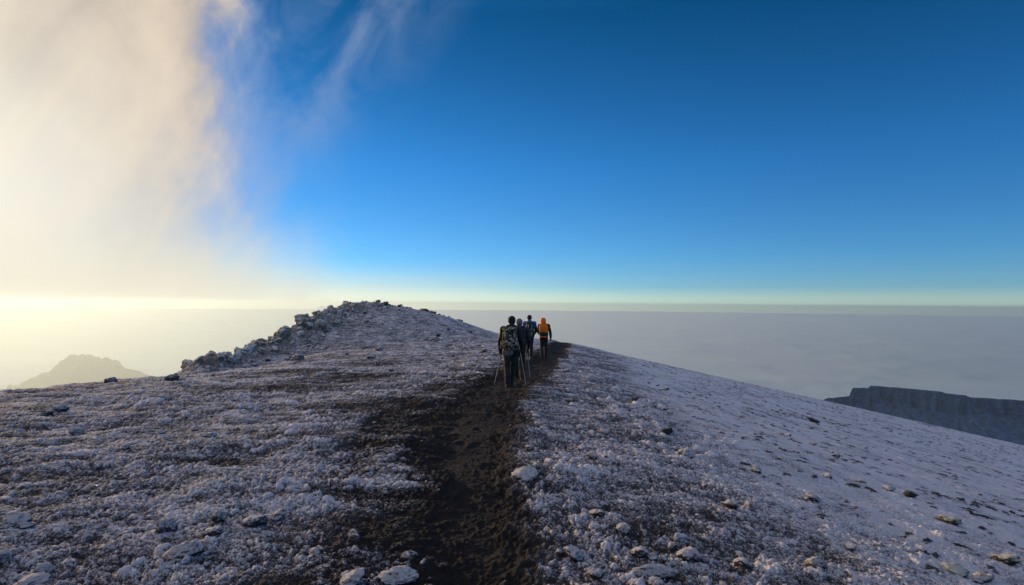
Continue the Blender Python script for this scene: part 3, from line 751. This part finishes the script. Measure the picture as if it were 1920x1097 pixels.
def pack(root, k, c, r, main, label, lid=None, pocket=None, pouch=None, side=None, webbing=M_BLACK, lean=0.):
    o = bpy.data.objects.new('backpack', None); COL.objects.link(o)
    o.location = put(root, c); o.rotation_euler = (lean, 0, root.rotation_euler.z)
    o['label'] = label; o['category'] = 'backpack'
    rx, ry, rz = (q*k for q in r)
    fuse('sack', [ellipsoid((0, 0, -.02*k), (rx, ry, rz), None, .62), ellipsoid((0, -.02*k, -rz*.45), (rx*.98, ry*1.05, rz*.5), None, .65)], main, o, .011, 3, .008*k, 10, 21)
    fuse('lid', [ellipsoid((0, -.01*k, rz*.93), (rx*.93, ry*1.08, rz*.22), None, .6)], lid or main, o, .011, 2, .006*k, 12, 22)
    fuse('front_pocket', [ellipsoid((0, -ry*1.0, -rz*.28), (rx*.66, ry*.35, rz*.46), None, .6)], pocket or main, o, .01, 2, .006*k, 14, 23)
    for sg in (-1, 1):
        fuse('side_pocket', [ellipsoid((sg*rx*.98, -.01, -rz*.5), (rx*.22, ry*.7, rz*.34), None, .65)], side or main, o, .01, 2, .005*k, 14, 24)
        fuse('shoulder_strap', [capsule((sg*rx*.55, ry*.7, rz*.75), (sg*rx*.62, ry*1.2, rz*1.0), .03*k, .03*k, flat=.4), capsule((sg*rx*.62, ry*1.2, rz*1.0), (sg*rx*.66, ry*2.6, rz*.82), .03*k, .03*k, flat=.4),
                                capsule((sg*rx*.66, ry*2.6, rz*.82), (sg*rx*.85, ry*2.7, -rz*.1), .03*k, .026*k, flat=.4)], M_BLACK, o, .011, 2)
        fuse('webbing', [capsule((sg*rx*.42, -ry*1.05, rz*.80), (sg*rx*.42, -ry*1.18, rz*.2), .012*k, .012*k, 8, 3), capsule((sg*rx*.42, -ry*1.18, rz*.2), (sg*rx*.42, -ry*1.34, -rz*.7), .012*k, .012*k, 8, 3)], webbing, o, .007, 1)
    if pouch: fuse('lower_pouch', [ellipsoid((-rx*.25, -ry*.25, -rz*1.16), (rx*.72, ry*.75, rz*.30), None, .62)], pouch, o, .011, 2, .006*k, 11, 25)
    return o
def stance(lk, rk, la, ra, head=(0, .05, 1.635), arms=None, dx=0.):
    J = dict(pelvis=(dx, 0, .97), chest=(dx, .035, 1.30), head=head, hipL=(dx-.085, 0, .93), hipR=(dx+.085, 0, .93),
             kneeL=lk, kneeR=rk, ankL=la, ankR=ra, shL=(dx-.19, .03, 1.42), shR=(dx+.19, .03, 1.42))
    J.update(arms or {}); return J

# nearest walker: black clothes, camouflage pack, a pole in each hand
J = stance((-.085, .05, .50), (.06, .20, .53), (-.075, -.03, .10), (.02, .16, .135), head=(.02, .055, 1.635),
           arms=dict(elL=(-.275, .0, 1.14), wrL=(-.27, .13, .90), elR=(.27, -.02, 1.15), wrR=(.26, .17, .98)))
w, P, k, neck, hp, hr = walker(-.02, 14.1, R(-2), 1.76, 'nearest walker, seen from behind in black jacket and beanie with camouflage pack and two poles', J,
    dict(trousers=M_TROUSER2, jacket=M_BLACK, boot=M_BOOT, hat=M_BCAP, collar=True, toe={'R': -.02}))
pack(w, k, (-.015, -.265, 1.20), (.19, .125, .27), M_CAMO, 'camouflage patterned backpack with grey pouch on the nearest walker', lid=M_CAMO, pocket=M_CAMO, pouch=M_GREY, side=M_CAMO)
for s, tip, lab in (('L', (-.42, .05), 'grey trekking pole planted out to the left of the nearest walker'), ('R', (.40, .02), 'grey trekking pole angled in the right hand of the nearest walker')):
    wr = np.array(P['wr'+s]); d = wr-np.array(P['el'+s]); d /= np.linalg.norm(d); gp = wr+d*.085*k+np.array([.03 if s == 'L' else -.03, 0, 0])
    tp = put(w, (tip[0], tip[1], 0)); pole((tp.x, tp.y, ground_z(tp.x, tp.y)-.02), put(w, gp), lab)

# second walker: grey beanie, black jacket, half hidden
J = stance((-.09, .16, .53), (.085, .03, .50), (-.08, .16, .11), (.075, -.08, .12), head=(.0, .06, 1.62),
           arms=dict(elL=(-.27, .0, 1.15), wrL=(-.24, .18, .98), elR=(.285, .0, 1.15), wrR=(.27, .16, .93)))
w, P, k, neck, hp, hr = walker(.22, 15.9, R(3), 1.74, 'walker in grey knit beanie and black jacket, half hidden behind the nearest one', J,
    dict(trousers=M_TROUSER, jacket=M_BLACK, boot=M_BOOT, hat=M_CAP, collar=True))
pack(w, k, (.0, -.24, 1.20), (.165, .10, .24), M_BLACK, 'plain black backpack on the walker in the grey beanie', pocket=M_DKGREEN)
for s, tip, lab in (('L', (-.26, .12), 'trekking pole in the left hand of the walker in the grey beanie'), ('R', (.33, .02), 'trekking pole at the right side of the walker in the grey beanie')):
    wr = np.array(P['wr'+s]); d = wr-np.array(P['el'+s]); d /= np.linalg.norm(d); gp = wr+d*.085*k+np.array([.03 if s == 'L' else -.03, 0, 0])
    tp = put(w, (tip[0], tip[1], 0)); pole((tp.x, tp.y, ground_z(tp.x, tp.y)-.02), put(w, gp), lab)

# third walker: blue jacket, olive pack
J = stance((-.09, .04, .50), (.085, .14, .52), (-.085, -.06, .12), (.08, .12, .10), head=(.0, .06, 1.63),
           arms=dict(elL=(-.27, .08, 1.17), wrL=(-.22, .27, 1.05), elR=(.28, .06, 1.16), wrR=(.25, .25, 1.02)))
w, P, k, neck, hp, hr = walker(.74, 23.2, R(4), 1.78, 'walker in bright blue jacket and black cap carrying an olive pack', J,
    dict(trousers=M_TROUSER, jacket=M_BLUE, boot=M_BOOT2, hat=M_BCAP))
pack(w, k, (-.02, -.25, 1.17), (.165, .11, .31), M_BLACK, 'olive and black backpack with a pale strap on the walker in blue', lid=M_OLIVE, pocket=M_OLIVE, webbing=M_PALE, side=M_BLACK)

# fourth walker: orange hood and panels on black
J = stance((-.085, .05, .50), (.085, .12, .52), (-.085, -.02, .10), (.08, .10, .11), head=(-.04, .06, 1.60),
           arms=dict(elL=(-.26, .10, 1.17), wrL=(-.20, .27, 1.06), elR=(.285, -.02, 1.15), wrR=(.30, .06, .90)))
w, P, k, neck, hp, hr = walker(1.36, 23.7, R(-3), 1.68, 'walker in orange hood and orange and black jacket, farthest right of the four', J,
    dict(trousers=M_TROUSER, jacket=M_BLACK, boot=M_BOOT))
fuse('hood', [ellipsoid(hp((0, -.015, .045)), (.128*k, .142*k, .132*k), hr, .75), ellipsoid(hp((0, -.03, -.06)), (.128*k, .13*k, .12*k), hr, .8),
              capsule((neck[0]-.10*k, neck[1]-.05*k, neck[2]-.01), (neck[0]+.10*k, neck[1]-.05*k, neck[2]-.01), .06*k, .06*k)], M_ORANGE, w, .011, 2, .008*k, 9, 31)
c = P['chest']; p = P['pelvis']
fuse('back_panel', [ellipsoid((c[0]-.012, c[1]-.085*k, c[2]-.01*k), (.20*k, .095*k, .19*k), None, .55)], M_ORANGE, w, .010, 2, .006*k, 9, 32)
fuse('waist_panel', [ellipsoid((p[0], p[1]-.03*k, p[2]+.115*k), (.20*k, .135*k, .09*k), None, .6)], M_DKGREEN, w, .010, 2, .006*k, 9, 33)
fuse('hem_band', [ellipsoid((p[0], p[1]-.015*k, p[2]-.025*k), (.205*k, .15*k, .036*k), None, .7)], M_ORANGE, w, .009, 2, .003*k, 9, 34)

# ================= small clouds standing on the cloud sea =================
m, n, b = new_mat('cloud_puff'); b.inputs['Base Color'].default_value = (.92, .92, .92, 1); b.inputs['Roughness'].default_value = 1; b.inputs['Specular IOR Level'].default_value = 0
b.inputs['Subsurface Weight'].default_value = 0
for px, py, wpx, hpx, D, lab in ((412, 612, 34, 14, 21000, 'bright little cloud rising from the cloud sea left of the hill'), (612, 584, 40, 12, 30000, 'small cloud on the horizon just above the left shoulder of the hill'),
                                 (1470, 700, 44, 10, 13500, 'pale cloud patch low in the cloud sea beyond the right slope')):
    u, v = ray(px, py); sc_ = D/F_PX; rng = np.random.RandomState(px)
    pcs = []
    for q in range(9):
        t = rng.uniform(-1, 1); r_ = hpx*sc_*rng.uniform(.35, .6)*(1-.5*abs(t))
        pcs.append(ellipsoid((t*wpx*.42*sc_, rng.uniform(-.3, .3)*wpx*sc_, r_*.5), (r_*1.5, r_*1.5, r_)))
    pcs.append(ellipsoid((0, 0, 0), (wpx*.5*sc_, wpx*.4*sc_, hpx*.22*sc_)))
    o = fuse('cloud', pcs, m, None, 1.1*sc_, 4, 1.6*sc_, .9/(sc_*4), px)
    o.location = (u*D, D, EYE+v*D); o['label'] = lab; o['category'] = 'cloud'
